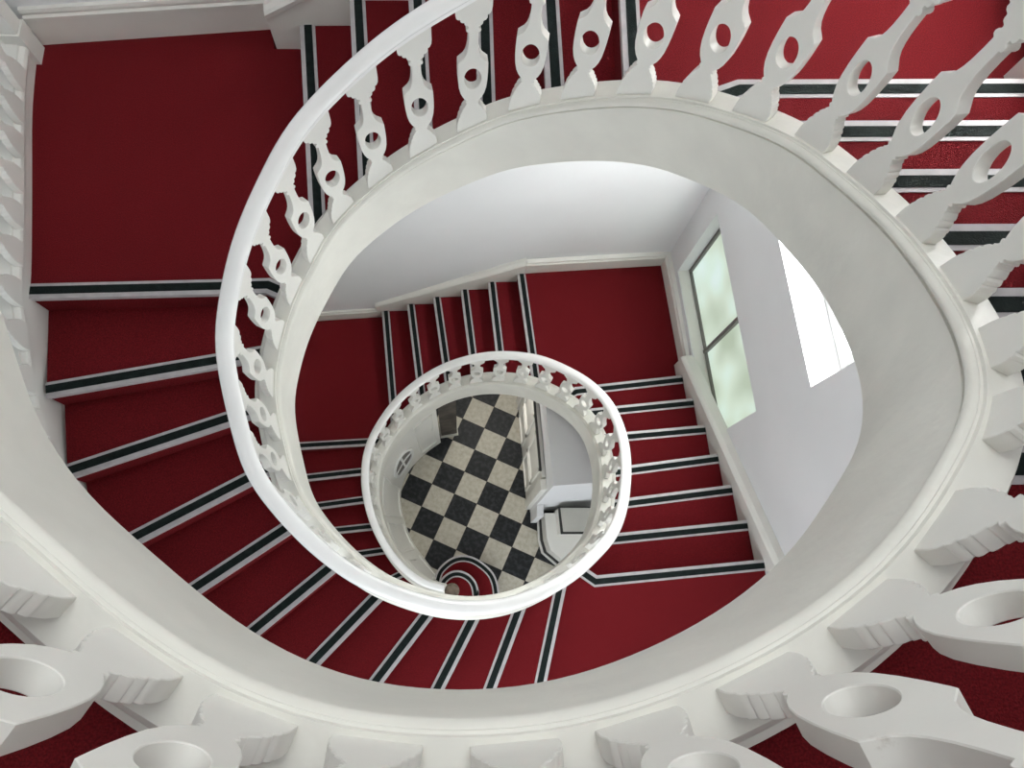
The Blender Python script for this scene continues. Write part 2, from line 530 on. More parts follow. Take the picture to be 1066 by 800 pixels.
# hall floor: object axes follow the tiles so one tile is one object unit
t0 = P(504.7, 446, 0); fit = [((1, 0), (526.3, 456.3)), ((0, 1), (493.8, 467.9)), ((1, 1), (516, 478.4)), ((1, 2), (505.7, 501.3)), ((0, 2), (481.6, 492)),
                               ((1, 3), (495.2, 524.5)), ((2, 0), (548, 467))]
A_ = []; B_ = []
for (i, j), px in fit[:5]:
    q = P(*px, 0)
    A_.append([i, j, 1]); B_.append(q)
A_.append([0, 0, 1]); B_.append(t0)
sol = np.linalg.lstsq(np.array(A_), np.array(B_), rcond=None)[0]
e1, e2, org = sol
ang = math.atan2(e1[1], e1[0]); tile = 0.5 * (np.linalg.norm(e1) + np.linalg.norm(e2))
fme = bpy.data.meshes.new('floor')
inv = Matrix.Rotation(-ang, 3, 'Z')
ext = [(-15.5, -9.5), (16, -9.5), (16, 21), (-15.5, 21)]
vv = []
for z in (0, -0.8):
    for x, y in ext:
        q = inv @ Vector((x - org[0], y - org[1], 0)); vv.append((q.x / tile, q.y / tile, z))
fme.from_pydata(vv, [], [[0, 1, 2, 3], [7, 6, 5, 4], [0, 4, 5, 1], [1, 5, 6, 2], [2, 6, 7, 3], [3, 7, 4, 0]])
fme.materials.append(M['tile'])
fo = bpy.data.objects.new('floor', fme); C.objects.link(fo)
fo.location = (org[0] * S, org[1] * S, 0); fo.rotation_euler = (0, 0, ang); fo.scale = (tile * S, tile * S, 0.25)
structure(fo)

TOPZ = 67.0
NW = lambda x: 16.83 + .0747 * x          # lower north wall face
NWU = lambda x: 17.95 + .13 * x           # upper north wall face
# lower north wall, stops under the upper landing
mb = MB()
mb.add(box_between((-18, NW(-18)), (15, NW(15)), 0, 3.2, 0, 32.3))
structure(mb.build('wall_north', M['wall']))
mb = MB(); mb.add(box_between((-18, NWU(-18)), (16, NWU(16)), 0, 1.2, 32.3, TOPZ))
structure(mb.build('wall_north_upper', M['wall']))

# east wall, lower part with two windows.  s runs south from (EA)
EA = np.array([11.2, 17.6]); EBv = np.array([12.9, .9]); ed = (EBv - EA) / np.linalg.norm(EBv - EA); en = np.array([-ed[1], ed[0]])
if en[0] < 0: en = -en
ETH = 2.4


def eb(s0, s1, w0, w1, z0, z1):
    q = [EA + ed * s0 + en * w0, EA + ed * s1 + en * w0, EA + ed * s1 + en * w1, EA + ed * s0 + en * w1]
    return prism_data([tuple(p * S) for p in q], z0 * S, z1 * S)


W1 = (1.33, 10.55, 17.75, 24.2); W2 = (1.5, 10.85, 29.2, 36.6)
mb = MB()
s_a, s_b = -2.5, 28.0
EAST_TOP = 38.3
mb.add(eb(s_a, s_b, 0, ETH, 0, W1[2]))
mb.add(eb(s_a, W1[0], 0, ETH, W1[2], W1[3])); mb.add(eb(W1[1], s_b, 0, ETH, W1[2], W1[3]))
mb.add(eb(s_a, s_b, 0, ETH, W1[3], W2[2]))
mb.add(eb(s_a, W2[0], 0, ETH, W2[2], W2[3])); mb.add(eb(W2[1], s_b, 0, ETH, W2[2], W2[3]))
mb.add(eb(s_a, s_b, 0, ETH, W2[3], EAST_TOP))
structure(mb.build('wall_east', M['wall']))
# upper east wall, set back, with the tall landing window
W3 = (1.0, 7.5, 42.2, 50.0)
mb = MB(); u0, u1 = 1.9, 3.2
mb.add(eb(s_a, s_b, u0, u1, EAST_TOP, W3[2])); mb.add(eb(s_a, W3[0], u0, u1, W3[2], W3[3]))
mb.add(eb(W3[1], s_b, u0, u1, W3[2], W3[3])); mb.add(eb(s_a, s_b, u0, u1, W3[3], TOPZ))
structure(mb.build('wall_east_upper', M['wall']))


def make_window(name, win, recess, panes, frame_m, pane_m, fw=0.28):
    s0, s1, z0, z1 = win
    fr = MB(); r0, r1 = recess, recess + .35
    fr.add(eb(s0, s1, r0, r1, z0, z0 + fw)); fr.add(eb(s0, s1, r0, r1, z1 - fw, z1))
    fr.add(eb(s0, s0 + fw, r0, r1, z0, z1)); fr.add(eb(s1 - fw, s1, r0, r1, z0, z1))
    for k in range(1, panes):
        m_ = s0 + (s1 - s0) * k / panes
        fr.add(eb(m_ - fw * .55, m_ + fw * .55, r0 - .05, r1, z0, z1))
    w = structure(fr.build(name, frame_m))
    for k in range(panes):
        a = s0 + (s1 - s0) * k / panes + fw * .5; b = s0 + (s1 - s0) * (k + 1) / panes - fw * .5
        g = MB(); g.add(eb(a, b, r0 + .14, r0 + .2, z0 + fw * .5, z1 - fw * .5)); g.build('window_pane', pane_m, w)
    return w


w1 = make_window('window_1', W1, 0.62, 2, M['frame'], M['pane'], 0.16)
w2 = make_window('window_2', W2, 1.25, 2, M['white_frame'], M['glass'], 0.45)
# casement bars and an opening light inside window 2
for k in range(2):
    a = W2[0] + (W2[1] - W2[0]) * k / 2 + .5; b = W2[0] + (W2[1] - W2[0]) * (k + 1) / 2 - .5
    fr = MB(); z0, z1 = W2[2] + .5, W2[3] - .5
    for q in ((a, b, z0, z0 + .3), (a, b, z1 - .3, z1), (a, a + .3, z0, z1), (b - .3, b, z0, z1)):
        fr.add(eb(q[0], q[1], 1.12, 1.5, q[2], q[3]))
    fr.build('casement', M['white_frame'], w2)
mb = MB(); mb.add(eb(W1[0], W1[1], .05, .62, W1[2] - .02, W1[2] + .04)); mb.build('window_sill', M['paint'], w1)
w3 = make_window('window_3', W3, 2.2, 2, M['white_frame'], M['glass'], 0.3)

# west and south walls, ceiling
mb = MB()
mb.add(box_between((-19, -11), (-19, 22), -1, 0, LD - 1, TOPZ)); structure(mb.build('wall_west', M['wall']))
mb = MB()
for (x0, x1, z0, z1) in ((-19, -3, 0, TOPZ), (9, 16.5, 0, TOPZ), (-3, 9, 0, 2), (-3, 9, 18, 25), (-3, 9, 36, TOPZ)):  # gaps between the blocks are made up to let the south fills in
    mb.add(box_between((x0, -11), (x1, -11), 0, 1, z0, z1))
structure(mb.build('wall_south', M['wall']))
# ceiling with an opening over the well for the added overhead fill
mb = MB()
for (x0, y0, x1, y1) in ((-20, -12, 17, -1), (-20, 15, 17, 23), (-20, -1, -6, 15), (7, -1, 17, 15)):
    mb.add(prism_data([(x0 * S, y0 * S), (x1 * S, y0 * S), (x1 * S, y1 * S), (x0 * S, y1 * S)], TOPZ * S, (TOPZ + 1) * S))
structure(mb.build('ceiling', M['wall']))

# wall under the west side of the winders: follows their outer edge from the hall up to the treads
# (built as a solid with a raked top: the outer string)
ow = [(-13.05, 16.2, 34.0), (-12.9, 14.0, 34.0), (-12.6, 12.0, 34.0), (-12.3, 10.0, 34.0), (-12.1, 8.6, 34.0), (-12.02, 7.6, 33.9), (-11.9, 6.6, 33.5), (-11.85, 5.5, 33.0),
      (-11.7, 4.6, 32.55), (-11.4, 3.35, 32.0), (-10.65, .8, 31.0), (-9.25, -1.6, 30.0), (-7.2, -3.75, 29.0), (-4.8, -5.35, 28.0), (-2, -6.25, 27.0)]
owp, _ = catmull(np.array(ow), 5)
owp = smooth3(owp, 3)
ot = np.gradient(owp[:, :2], axis=0); ot /= np.linalg.norm(ot, axis=1)[:, None]
on = np.stack([ot[:, 1], -ot[:, 0]], 1)     # travel south then east: right side is outside (west)
on = -on if on[0][0] > 0 else on
# ------------------------------------------------------------------ carpets: landings and flights
def ob_outer(k):
    u0 = NOS[k][2]; u1 = NOS[k + 1][2]
    return ob_run(u0, u1)


none = lambda k: []
# nosings 1 and 2: curtail steps round the newel
N1 = [np.array(p) for p in [(-1.74, .40), (-1.55, 1.05), (-1.1, 1.55), (-.55, 1.88), (.08, 1.98), (.75, 1.82), (1.4, 1.4), (1.9, .9), (2.17, .3), (2.28, -.4), (2.26, -.97), (2.1, -3), (2.0, -6.6)]]
N2 = [np.array(p) for p in [(-1.45, .15), (-1.25, .48), (-.95, .76), (-.6, .92), (-.15, .92), (.3, .72), (.62, .4), (.8, .0), (.87, -.5), (.87, -.8), (.6, -3.2), (.2, -6.5)]]
flat = lambda n: [np.array(p) for p in n]
c0 = (0.0, -2.0)
bottom = thing('stair_flight', 'lowest winding flight of red carpeted steps with two rounded curtail steps on the chequered floor', 'stairs', (0, -2 * S, 0))
N1 = list(catmull(np.array(N1), 4)[0]); N2 = list(catmull(np.array(N2), 4)[0])
e1_, e2_ = offset_poly(N1, HALF), offset_poly(N2, HALF)
st = slab('step', e1_ + e2_[::-1], 1, 1.0, bottom); strip_parts(N1, 1, sub(st, bottom))
st = slab('step', e2_ + edge(3)[::-1], 2, 1.3, bottom); strip_parts(N2, 2, sub(st, bottom))
for k in range(3, 10):
    st = slab('step', tread_poly(k, ob_outer(k)), k, 1.12, bottom); strip_parts(NOS[k][0], k, sub(st, bottom))


def landing(label, k, outer, thick=1.25):
    poly = tread_poly(k, [np.array(p, float) for p in outer])
    c = centroid(poly)
    root = thing('stair_landing', label, 'landing', (c[0] * S, c[1] * S, k * S))
    top = slab('carpet_floor', poly, k, thick, root)
    strip_parts(NOS[k][0], k, sub(top, root))
    return root


landing('lower dark red corner landing left of the small handrail ring', LA, [(-12.05, 8.6), (-12.3, 10), (-13.0, 15.75), (-9.1, 16.05), (-5.71, 16.35), NOS[11][0][-1] + (0, 0)])
make_flight('six straight red carpeted steps rising along the plaster wall below the square landing', list(range(11, 16)), none)
landing('square red carpeted landing beside the wide frosted window', LB, [(6.0, NW(6.0) - .2), (10.95, NW(10.95) - .2), (11.75, 10.9)])
make_flight('seven straight red carpeted steps running down beside the frosted window wall', list(range(17, 23)), none)
landing('red landing below the small ring, between window wall steps and fan steps', LC, [(12.85, -6.7)])
make_flight('long fan of red carpeted winder steps sweeping round the left of the well', list(range(24, 34)), ob_outer)
landing('large dark red carpeted landing at top left beside the outer balustrade', LD,
        [(-12.1, 8.6), (-12.35, 10), (-12.65, 12), (-12.95, 14), (-13.1, 16.1), (-6.15, 17.12), (-6.0, 16.28)])
make_flight('straight red carpeted steps behind the middle handrail at the top of the photo', list(range(35, 40)), none)
landing('brightly lit red carpeted landing at top right behind the balusters', LE, [(4.6, 18.4), (12.9, 19.4), (13.8, 11.2)])
make_flight('uppermost straight red carpeted steps at the right behind the near balusters', list(range(41, 47)), none)
# top gallery floor
e47 = edge(47)
s47 = NOS[47][1]
gal = e47 + [np.array(p, float) for p in [(15.2, .6), (15.2, -9.95), (-17.95, -9.95), (-17.95, 5.4), (-8.75, 5.4)]]
run = inner_run(s47, arc[-1])
poly = gal + run[::-1]
c = centroid(poly)
topl = thing('stair_landing', 'dark red carpeted top gallery floor nearest the camera along the bottom edge', 'landing', (c[0] * S, c[1] * S, LF * S))
tf = slab('carpet_floor', poly, LF, 1.6, topl); strip_parts(NOS[47][0], 47, sub(tf, topl))

# ------------------------------------------------------------------ the string round the well
PROF = [(.60, -2.45), (.60, -.62), (.66, -.60), (.66, -.42), (.58, -.34), (.52, -.30), (.50, -.12), (.42, 0), (-.03, 0), (-.04, -.05), (-.07, -.055), (-.075, -.07), (-.112, -.088), (-.14, -.125),
        (-.15, -.17), (-.14, -.215), (-.112, -.25), (-.055, -.27), (-.055, -.305), (-.092, -.32), (-.092, -2.38), (-.07, -2.44)]
string = thing('stair_string', 'white plastered string band curling round the well under the balusters', 'stair string', (path[0, 0] * S, path[0, 1] * S, 0))
v, f = sweep(PROF, offz=CURB)
mesh_obj('string_band', v, f, M['fascia'], string, autosmooth=35)


# ------------------------------------------------------------------ balusters
BP = [(.058, 0), (.058, .026), (.056, .040), (.052, .050), (.053, .053), (.050, .062), (.0445, .067), (.046, .071), (.043, .080), (.037, .086), (.0385, .0895), (.033, .099), (.0265, .105), (.028, .108), (.023, .114), (.0205, .119), (.0255, .1225),
      (.0265, .127), (.0215, .131), (.027, .138), (.036, .152), (.044, .172), (.050, .200), (.053, .235), (.054, .270), (.0535, .305), (.053, .312), (.045, .319), (.034, .328), (.026, .340), (.021, .356),
      (.018, .375), (.0165, .400), (.0165, .425), (.0225, .427), (.025, .433), (.0225, .439), (.0175, .442), (.018, .450), (.026, .452), (.030, .458), (.0305, .466), (.038, .468), (.044, .475), (.044, .484), (.051, .486), (.057, .495),
      (.059, .515), (.060, .61)]
BP = [(x, float(np.interp(h, [0, .119, .243, .312, .434, .495, .61], [0, .131, .256, .332, .476, .537, .61]))) for x, h in BP]
HOLE = (.256, .031, .050)     # centre height, half width, half height


def baluster_data(p, t, n, zb, slope, height, thick=.036, nseg=40, simple=False):
    """flat fretted board standing in the plane of t; p plan centre in metres"""
    sc_ = height / .61
    bp = [(x, h) for x, h in BP]
    if simple: bp = [bp[i] for i in range(0, len(bp), 2)] + ([bp[-1]] if len(bp) % 2 == 0 else [])
    outer = [(x, h) for x, h in bp] + [(-x, h) for x, h in bp[::-1]]
    no = len(outer)
    # hole as fan of quads against the outline: split outline above/below is fiddly, so build with bmesh triangulation
    hole = [(HOLE[1] * math.cos(2 * math.pi * k / nseg), HOLE[0] + HOLE[2] * math.sin(2 * math.pi * k / nseg)) for k in range(nseg)]
    return outer, hole


def bal_faces(outer, hole):
    bm = bmesh.new()
    vo = [bm.verts.new((x, 0, h)) for x, h in outer]; vh = [bm.verts.new((x, 0, h)) for x, h in hole]
    es = [bm.edges.new((vo[i], vo[(i + 1) % len(vo)])) for i in range(len(vo))]
    es += [bm.edges.new((vh[i], vh[(i + 1) % len(vh)])) for i in range(len(vh))]
    bm.verts.index_update()
    bmesh.ops.triangle_fill(bm, use_beauty=True, use_dissolve=False, edges=es, normal=(0, -1, 0))
    bm.verts.ensure_lookup_table(); bm.verts.index_update()
    fs = [[v.index for v in f.verts] for f in bm.faces]
    bm.free()
    return fs


_o, _h = baluster_data(None, None, None, 0, 0, .61)
BAL_F = bal_faces(_o, _h)
BAL_2D = _o + _h


def add_baluster(parent, s, fix=None):
    p, t, n, slope = at_arc(s) if fix is None else fix
    h = (RAILH - .05) * S
    th = .033
    ctr = (p[:2] + n * .12) * S
    zb = (p[2] + CURB) * S
    vs = []
    for side in (-1, 1):
        for (x, hh) in BAL_2D:
            ys = hh * h / .61
            # foot and head follow the rake, the ring stays upright
            w = max(0, 1 - hh / .14) + max(0, (hh - .49) / .12)
            z = zb + ys + slope * x * min(1, w) * 1.0
            if hh == 0: z -= .02
            q = ctr + t * x + n * side * th / 2
            vs.append((q[0], q[1], z))
    m = len(BAL_2D); no = len(_o)
    fs = [f for f in BAL_F] + [[i + m for i in f[::-1]] for f in BAL_F]
    fs += [[i, (i + 1) % no, (i + 1) % no + m, i + m] for i in range(no)]
    fs += [[no + i, no + (i + 1) % len(_h), no + (i + 1) % len(_h) + m, no + i + m] for i in range(len(_h))]
    o = mesh_obj('baluster', vs, fs, M['paint'], parent, autosmooth=28)
    bv = o.modifiers.new('edge_softening', 'BEVEL'); bv.width = .0018; bv.segments = 1; bv.limit_method = 'ANGLE'; bv.angle_limit = math.radians(50)
    return o


bal = thing('balustrade', 'white balustrade with pierced flat balusters and handrail spiralling round the open well', 'balustrade', (path[0, 0] * S, path[0, 1] * S, 0))
centres = []
for j in range(len(upp)):
    s = node_arc[nlow + j]
    if j <= 18: centres.append(s + .33)
    elif j == 19: continue
    else: centres.append(s - .33)
s = node_arc[nlow] + .33
while s > 2.0:
    s -= 1.155; centres.append(s)
s = centres[len(upp) - 2]
while s < arc[-1] - .9:
    s += 1.06; centres.append(s)
centres = sorted(x for x in centres if x > .7)
for s in centres: add_baluster(bal, s)

# handrail
RP = [(-.13, -.20), (-.175, -.15), (-.165, -.06), (-.195, -.03), (-.215, .03), (-.20, .10), (-.15, .16), (-.08, .19), (0, .20), (.08, .19), (.15, .16), (.20, .10), (.215, .03), (.195, -.03), (.165, -.06), (.175, -.15), (.13, -.20), (.10, -.24), (-.10, -.24)]
v, f = sweep(RP, offn=.15, offz=CURB + RAILH)
mesh_obj('handrail', v, f, M['rail'], bal, autosmooth=50)
# newel
npos = np.array([-.62, -.12]); nz = path[0, 2] + CURB + RAILH
vs = []; fs = []
prof = [(.0, 2.0), (.36, 2.0), (.36, 3.1), (.28, 3.2), (.24, 3.4), (.30, 3.7), (.26, 4.2), (.18, 5.0), (.16, 6.2), (.20, 6.9), (.30, 7.2), (.27, nz - .75), (.40, nz - .55), (.44, nz - .3), (.44, nz + .1), (.34, nz + .22), (0, nz + .24)]
K = 16
for r, z in prof:
    for k in range(K):
        a = 2 * math.pi * k / K; vs.append(((npos[0] + r * math.cos(a)) * S, (npos[1] + r * math.sin(a)) * S, z * S))
for i in range(len(prof) - 1):
    for k in range(K): fs.append([i * K + k, i * K + (k + 1) % K, (i + 1) * K + (k + 1) % K, (i + 1) * K + k])
nw = mesh_obj('newel_post', vs, fs, M['wood'], bal, autosmooth=40)
tag(nw, 'bare brown wooden newel post at the foot of the handrail')

# ------------------------------------------------------------------ outer string, wall and balustrade beside the top left landing
i_end = len(owp)
ostr = thing('stair_string', 'white raked outer string along the left side of the top left landing', 'stair string', (ow[0][0] * S, ow[0][1] * S, LD * S))
OPROF = [(1.2, -34), (1.2, -.5), (1.0, 0), (.08, 0), (.06, -.05), (-.02, -.06), (-.09, -.10), (-.12, -.17), (-.12, -.24), (-.09, -.31), (-.03, -.35), (-.02, -.4), (0, -.42), (0, -34)]
vs = []; fs = []
kk = len(OPROF)
for i in range(len(owp)):
    for (a, z) in OPROF:
        q = owp[i, :2] + on[i] * a
        zz = (owp[i, 2] + .85 + z) if z > -30 else 0.0
        vs.append((q[0] * S, q[1] * S, zz * S))
for i in range(len(owp) - 1):
    for j in range(kk - 1):
        a = i * kk + j; fs.append([a, a + 1, a + 1 + kk, a + kk])
fs.append(list(range(kk))); fs.append([(len(owp) - 1) * kk + j for j in range(kk)][::-1])
mesh_obj('string_wall', vs, fs, M['paint'], ostr, autosmooth=35)

obal = thing('balustrade', 'white outer balustrade at the left edge beside the large dark red landing', 'balustrade', (ow[0][0] * S, ow[0][1] * S, LD * S))
oarc = np.concatenate([[0], np.cumsum(np.linalg.norm(np.diff(owp[:, :2], axis=0), axis=1))])


def at_o(s):
    p = np.array([np.interp(s, oarc, owp[:, i]) for i in range(3)])
    t = np.array([np.interp(s, oarc, ot[:, i]) for i in range(2)]); t /= np.linalg.norm(t)
    n = np.array([np.interp(s, oarc, on[:, i]) for i in range(2)]); n /= np.linalg.norm(n)
    sl = (np.interp(s + .3, oarc, owp[:, 2]) - np.interp(s - .3, oarc, owp[:, 2])) / .6
    p[2] += .05
    p[:2] = p[:2] - n * .2
    return p, t, n, sl


s = 1.95
while s < oarc[-1] - .3 and s < 17:
    p, t, n, sl = at_o(s); add_baluster(obal, s, fix=(p, t, n, sl)); s += 1.1
pth = owp.copy(); pth[:, 2] += .05
i1 = int(np.searchsorted(oarc, 17.2))
v, f = sweep(RP, offn=-.08, offz=CURB + RAILH, pth=pth, nrm=on, i1=i1)
mesh_obj('handrail', v, f, M['rail'], obal, autosmooth=50)
# square post against the wall
mb = MB()
def pbox(cx, cy, hx, hy, z0, z1): return prism_data([((cx - hx) * S, (cy - hy) * S), ((cx + hx) * S, (cy - hy) * S), ((cx + hx) * S, (cy + hy) * S), ((cx - hx) * S, (cy + hy) * S)], z0 * S, z1 * S)
mb.add(pbox(-13.15, 15.72, .24, .24, 34, 39.2)); mb.add(pbox(-13.15, 15.72, .30, .30, 34.0, 35.2)); mb.add(pbox(-13.15, 15.72, .32, .30, 39.2, 39.6))
mb.build('newel_post', M['paint'], obal)

# ------------------------------------------------------------------ wall strings (raked skirtings) and skirtings
tn = [0]


def trim(name, vs, fs, m=None, **kw):
    o = mesh_obj(name, vs, fs, m or M['paint'], None, **kw); structure(o); return o


def raked(levels, line_a, line_b, wall_fn, h, name, lead=.9, tail=.9, cap=.16):
    """raked wall string following nosings along the line through the nosing ends, up to height h above them"""
    pts = [NOS[k][0][-1] for k in levels]
    d = (pts[-1] - pts[0]) / np.linalg.norm(pts[-1] - pts[0])
    a = pts[0] - d * lead; b = pts[-1] + d * tail
    za = levels[0] - lead * (levels[-1] - levels[0]) / np.linalg.norm(pts[-1] - pts[0])
    L = np.linalg.norm(b - a)
    rate = (levels[-1] - levels[0]) / np.linalg.norm(pts[-1] - pts[0])
    zb = min(za + rate * L, levels[-1] + .35)
    vs = []; fs = []
    def wl(p): return wall_fn(p)
    ring = []
    for p, z in ((a, za), (b, zb)):
        w = wl(p); n_ = (w - p) / max(1e-6, np.linalg.norm(w - p))
        sec = [(p, z - 3.0), (p, z + h - .42), (p - n_ * .07, z + h - .34), (p - n_ * .09, z + h - .18), (p - n_ * .02, z + h - .08), (p + n_ * .12, z + h), (w, z + h), (w, z - 3.0)]
        for q, zz in sec: vs.append((q[0] * S, q[1] * S, zz * S))
    k = 8
    for j in range(k): fs.append([j, (j + 1) % k, (j + 1) % k + k, j + k])
    fs.append(list(range(k))); fs.append(list(range(2 * k - 1, k - 1, -1)))
    return trim(name, vs, fs)


nwall = lambda f: (lambda p: np.array([p[0] - .0, f(p[0]) + .15]))
def ewall(off):
    def g(p):
        s = (p - EA) @ ed; return EA + ed * s + en * off
    return g


raked([11, 12, 13, 14, 15, 16], None, None, nwall(NW), 1.35, 'trim_1', lead=.55, tail=.15)
raked([17, 18, 19, 20, 21, 22, 23], None, None, ewall(.1), 1.35, 'trim_2', lead=1.1, tail=.25)
raked([35, 36, 37, 38, 39, 40], None, None, nwall(NWU), 1.35, 'trim_3', lead=1.15, tail=.3)
raked([41, 42, 43, 44, 45, 46, 47], None, None, ewall(2.1), 1.35, 'trim_4', lead=1.1, tail=.3)


def skirt(name, pts, z, h=1.15, th=.16, side=1, m=None):
    """moulded skirting along plan polyline; body on the side of the wall"""
    pts = [np.array(p, float) for p in pts]
    prof = [(0, -.3), (0, h * .72), (-.03, h * .74), (-.03, h * .80), (.04, h * .84), (.04, h * .9), (.0, h * .92), (.03, h), (th + .1, h), (th + .1, -.3)]
    vs = []; fs = []; k = len(prof)
    for a, zz in prof:
        off = offset_poly(pts, side * a)
        for q in off: vs.append((q[0] * S, q[1] * S, (z + zz) * S))
    n = len(pts)
    for j in range(k):
        for i in range(n - 1):
            a = j * n + i; b = ((j + 1) % k) * n + i
            fs.append([a, a + 1, b + 1, b])
    fs.append([j * n for j in range(k)]); fs.append([j * n + n - 1 for j in range(k)][::-1])
    return trim(name, vs, fs, m)


skirt('baseboard_north_lower', [(-12.95, NW(-12.95) - .22), (-5.3, NW(-5.3) - .12)], LA, 1.2)
skirt('baseboard_north', [(3.3, NW(3.3) - .3), (10.95, NW(10.95) - .25), (11.62, 11.4)], LB, 1.3)
skirt('baseboard_north_upper', [(-12.9, 16.12), (-5.95, 17.02)], LD, 1.4)
skirt('baseboard_east_upper', [(12.8, 19.2), (13.1, 13.3), (13.3, 11.6)], LE, 1.3, side=1)
skirt('baseboard_east_lower', [(12.75, .4), (13.1, -6.6)], LC, 1.3)

# ------------------------------------------------------------------ hall: panelled wall under the stair, door wall, cupboard
hb = [(-1.2, .35), (-1.78, .95), (-2.6, 1.95), (-3.45, 3.1), (-4.0, 4.25), (-4.33, 5.4), (-4.45, 6.3), (-4.35, 7.3), (-3.9, 8.25), (-3.18, 9.11), (-2.45, 9.75), (-1.68, 10.31)]
hbp, _ = catmull(np.array([(x, y, 0) for x, y in hb]), 6); hbp = hbp[:, :2]
hs = np.concatenate([[0], np.cumsum(np.linalg.norm(np.diff(hbp, axis=0), axis=1))]); hs /= hs[-1]
# matching arc on the well path: by angle
s_of = []
for q in hbp:
    d2 = np.linalg.norm(path[:, :2] - q, axis=1); d2[path[:, 2] > 14] = 99; s_of.append(arc[int(np.argmin(d2))])
s_of = np.maximum.accumulate(np.array(s_of)); s_of = np.interp(hs, [0, .25, .5, .75, 1], np.interp([0, .25, .5, .75, 1], hs, s_of))


def spandrel(u, h, off=0.0):
    """point on the battered curved wall: u along, h 0..1 up, off towards the hall"""
    q = np.array([np.interp(u, hs, hbp[:, 0]), np.interp(u, hs, hbp[:, 1])])
    s = np.interp(u, hs, s_of); p, t, n, _ = at_arc(s)
    top = p[:2] + n * .1; zt = p[2] + CURB - 2.3
    base = q * (1 - h) + top * h
    tq = np.array([np.interp(u + .01, hs, hbp[:, 0]) - np.interp(u - .01, hs, hbp[:, 0]), np.interp(u + .01, hs, hbp[:, 1]) - np.interp(u - .01, hs, hbp[:, 1])])
    tq /= np.linalg.norm(tq); nq = np.array([tq[1], -tq[0]])
    base = base + nq * off
    return (base[0] * S, base[1] * S, zt * h * S)


vs = []; fs = []; NU, NH = 48, 10
for off in (0, -.5):
    for i in range(NU + 1):
        for j in range(NH + 1): vs.append(spandrel(i / NU, j / NH, off))
g = lambda o, i, j: o * (NU + 1) * (NH + 1) + i * (NH + 1) + j
for o in (0, 1):
    for i in range(NU):
        for j in range(NH): fs.append([g(o, i, j), g(o, i + 1, j), g(o, i + 1, j + 1), g(o, i, j + 1)])
for j in range(NH):
    for i in (0, NU): fs.append([g(0, i, j), g(0, i, j + 1), g(1, i, j + 1), g(1, i, j)])
for i in range(NU): fs.append([g(0, i, 0), g(0, i + 1, 0), g(1, i + 1, 0), g(1, i, 0)]); fs.append([g(0, i, NH), g(0, i + 1, NH), g(1, i + 1, NH), g(1, i, NH)])
span = mesh_obj('wall_under_stair', vs, fs, M['paint'], None, autosmooth=30); structure(span)


def ribbon(name, loop, m, w=.09, d=.09, parent=None):
    """raised moulding following a closed loop of (u,h) on the spandrel"""
    vs = []; fs = []; n = len(loop)
    c = np.mean(np.array(loop), axis=0)
    for (u, h) in loop:
        dirv = np.array([u, h]) - c; L = np.linalg.norm(dirv); k = 1 - .012 / max(L, .03) * 1.5
        ui, hi = c + dirv * k
        for (a, b, o_) in ((u, h, -.05), (u, h, d), (ui, hi, d), (ui, hi, -.05)): vs.append(spandrel(a, b, o_))
    for i in range(n):
        j = (i + 1) % n
        for q in range(4): fs.append([i * 4 + q, i * 4 + (q + 1) % 4, j * 4 + (q + 1) % 4, j * 4 + q])
    return mesh_obj(name, vs, fs, m, parent, autosmooth=30)


def rect_loop(u0, u1, h0, h1, n=6):
    L = [(u0 + (u1 - u0) * i / n, h0) for i in range(n)] + [(u1, h0 + (h1 - h0) * i / n) for i in range(n)]
    L += [(u1 - (u1 - u0) * i / n, h1) for i in range(n)] + [(u0, h1 - (h1 - h0) * i / n) for i in range(n)]
    return L


for (u0, u1, h0, h1) in ((.865, .975, .12, .88), (.45, .62, .12, .88), (.26, .42, .14, .86), (.06, .22, .16, .80)):
    structure(ribbon('trim_5', rect_loop(u0, u1, h0, h1), M['paint']))
# oval hall window in that wall
OVC, OVU, OVH = (.735, .42), .085, .20
ov = [(OVC[0] + OVU * math.cos(a), OVC[1] + OVH * math.sin(a)) for a in [2 * math.pi * k / 28 for k in range(28)]]
ow_ = structure(ribbon('window_4', ov, M['white_frame'], d=.12))
vs = [spandrel(OVC[0] + OVU * .86 * math.cos(a), OVC[1] + OVH * .86 * math.sin(a), .03) for a in [2 * math.pi * k / 28 for k in range(28)]]
vs += [spandrel(OVC[0] + OVU * .86 * math.cos(a), OVC[1] + OVH * .86 * math.sin(a), -.02) for a in [2 * math.pi * k / 28 for k in range(28)]]
fs = [list(range(28)), list(range(55, 27, -1))] + [[i, (i + 1) % 28, (i + 1) % 28 + 28, i + 28] for i in range(28)]
mesh_obj('window_pane', vs, fs, M['frame'], ow_)
for du, dh in ((1, 0), (0, 1)):
    vs = []
    for k in range(9):
        t_ = -1 + 2 * k / 8
        for sg in (-1, 1):
            u = OVC[0] + du * OVU * .9 * t_ + (0 if du else sg * .006); h = OVC[1] + dh * OVH * .9 * t_ + (0 if dh else sg * .014)
            for o_ in (.02, .09): vs.append(spandrel(u, h, o_))
    fs = []
    for k in range(8):
        a = k * 4
        for x, y in ((0, 1), (1, 3), (3, 2), (2, 0)): fs.append([a + x, a + y, a + y + 4, a + x + 4])
    mesh_obj('glazing_bar', vs, fs, M['white_frame'], ow_)

# hall side wall with panelled door on the right of the tiled floor
HR = [np.array(p) for p in [(4.22, 13.0), (4.42, 10.4), (4.66, 8.6), (4.80, 6.2), (4.78, 4.5)]]
HT = 14.4
ha, hbp2 = np.array([4.1, 15.2]), np.array([4.80, 5.25])
mb = MB(); mb.add(box_between(hbp2, ha, -6.2, 0, 0, HT)); mb.add(box_between((4.82, 4.5), (4.82, 5.25), -.42, 0, 0, 5.0)); structure(mb.build('wall_hall', M['wall']))
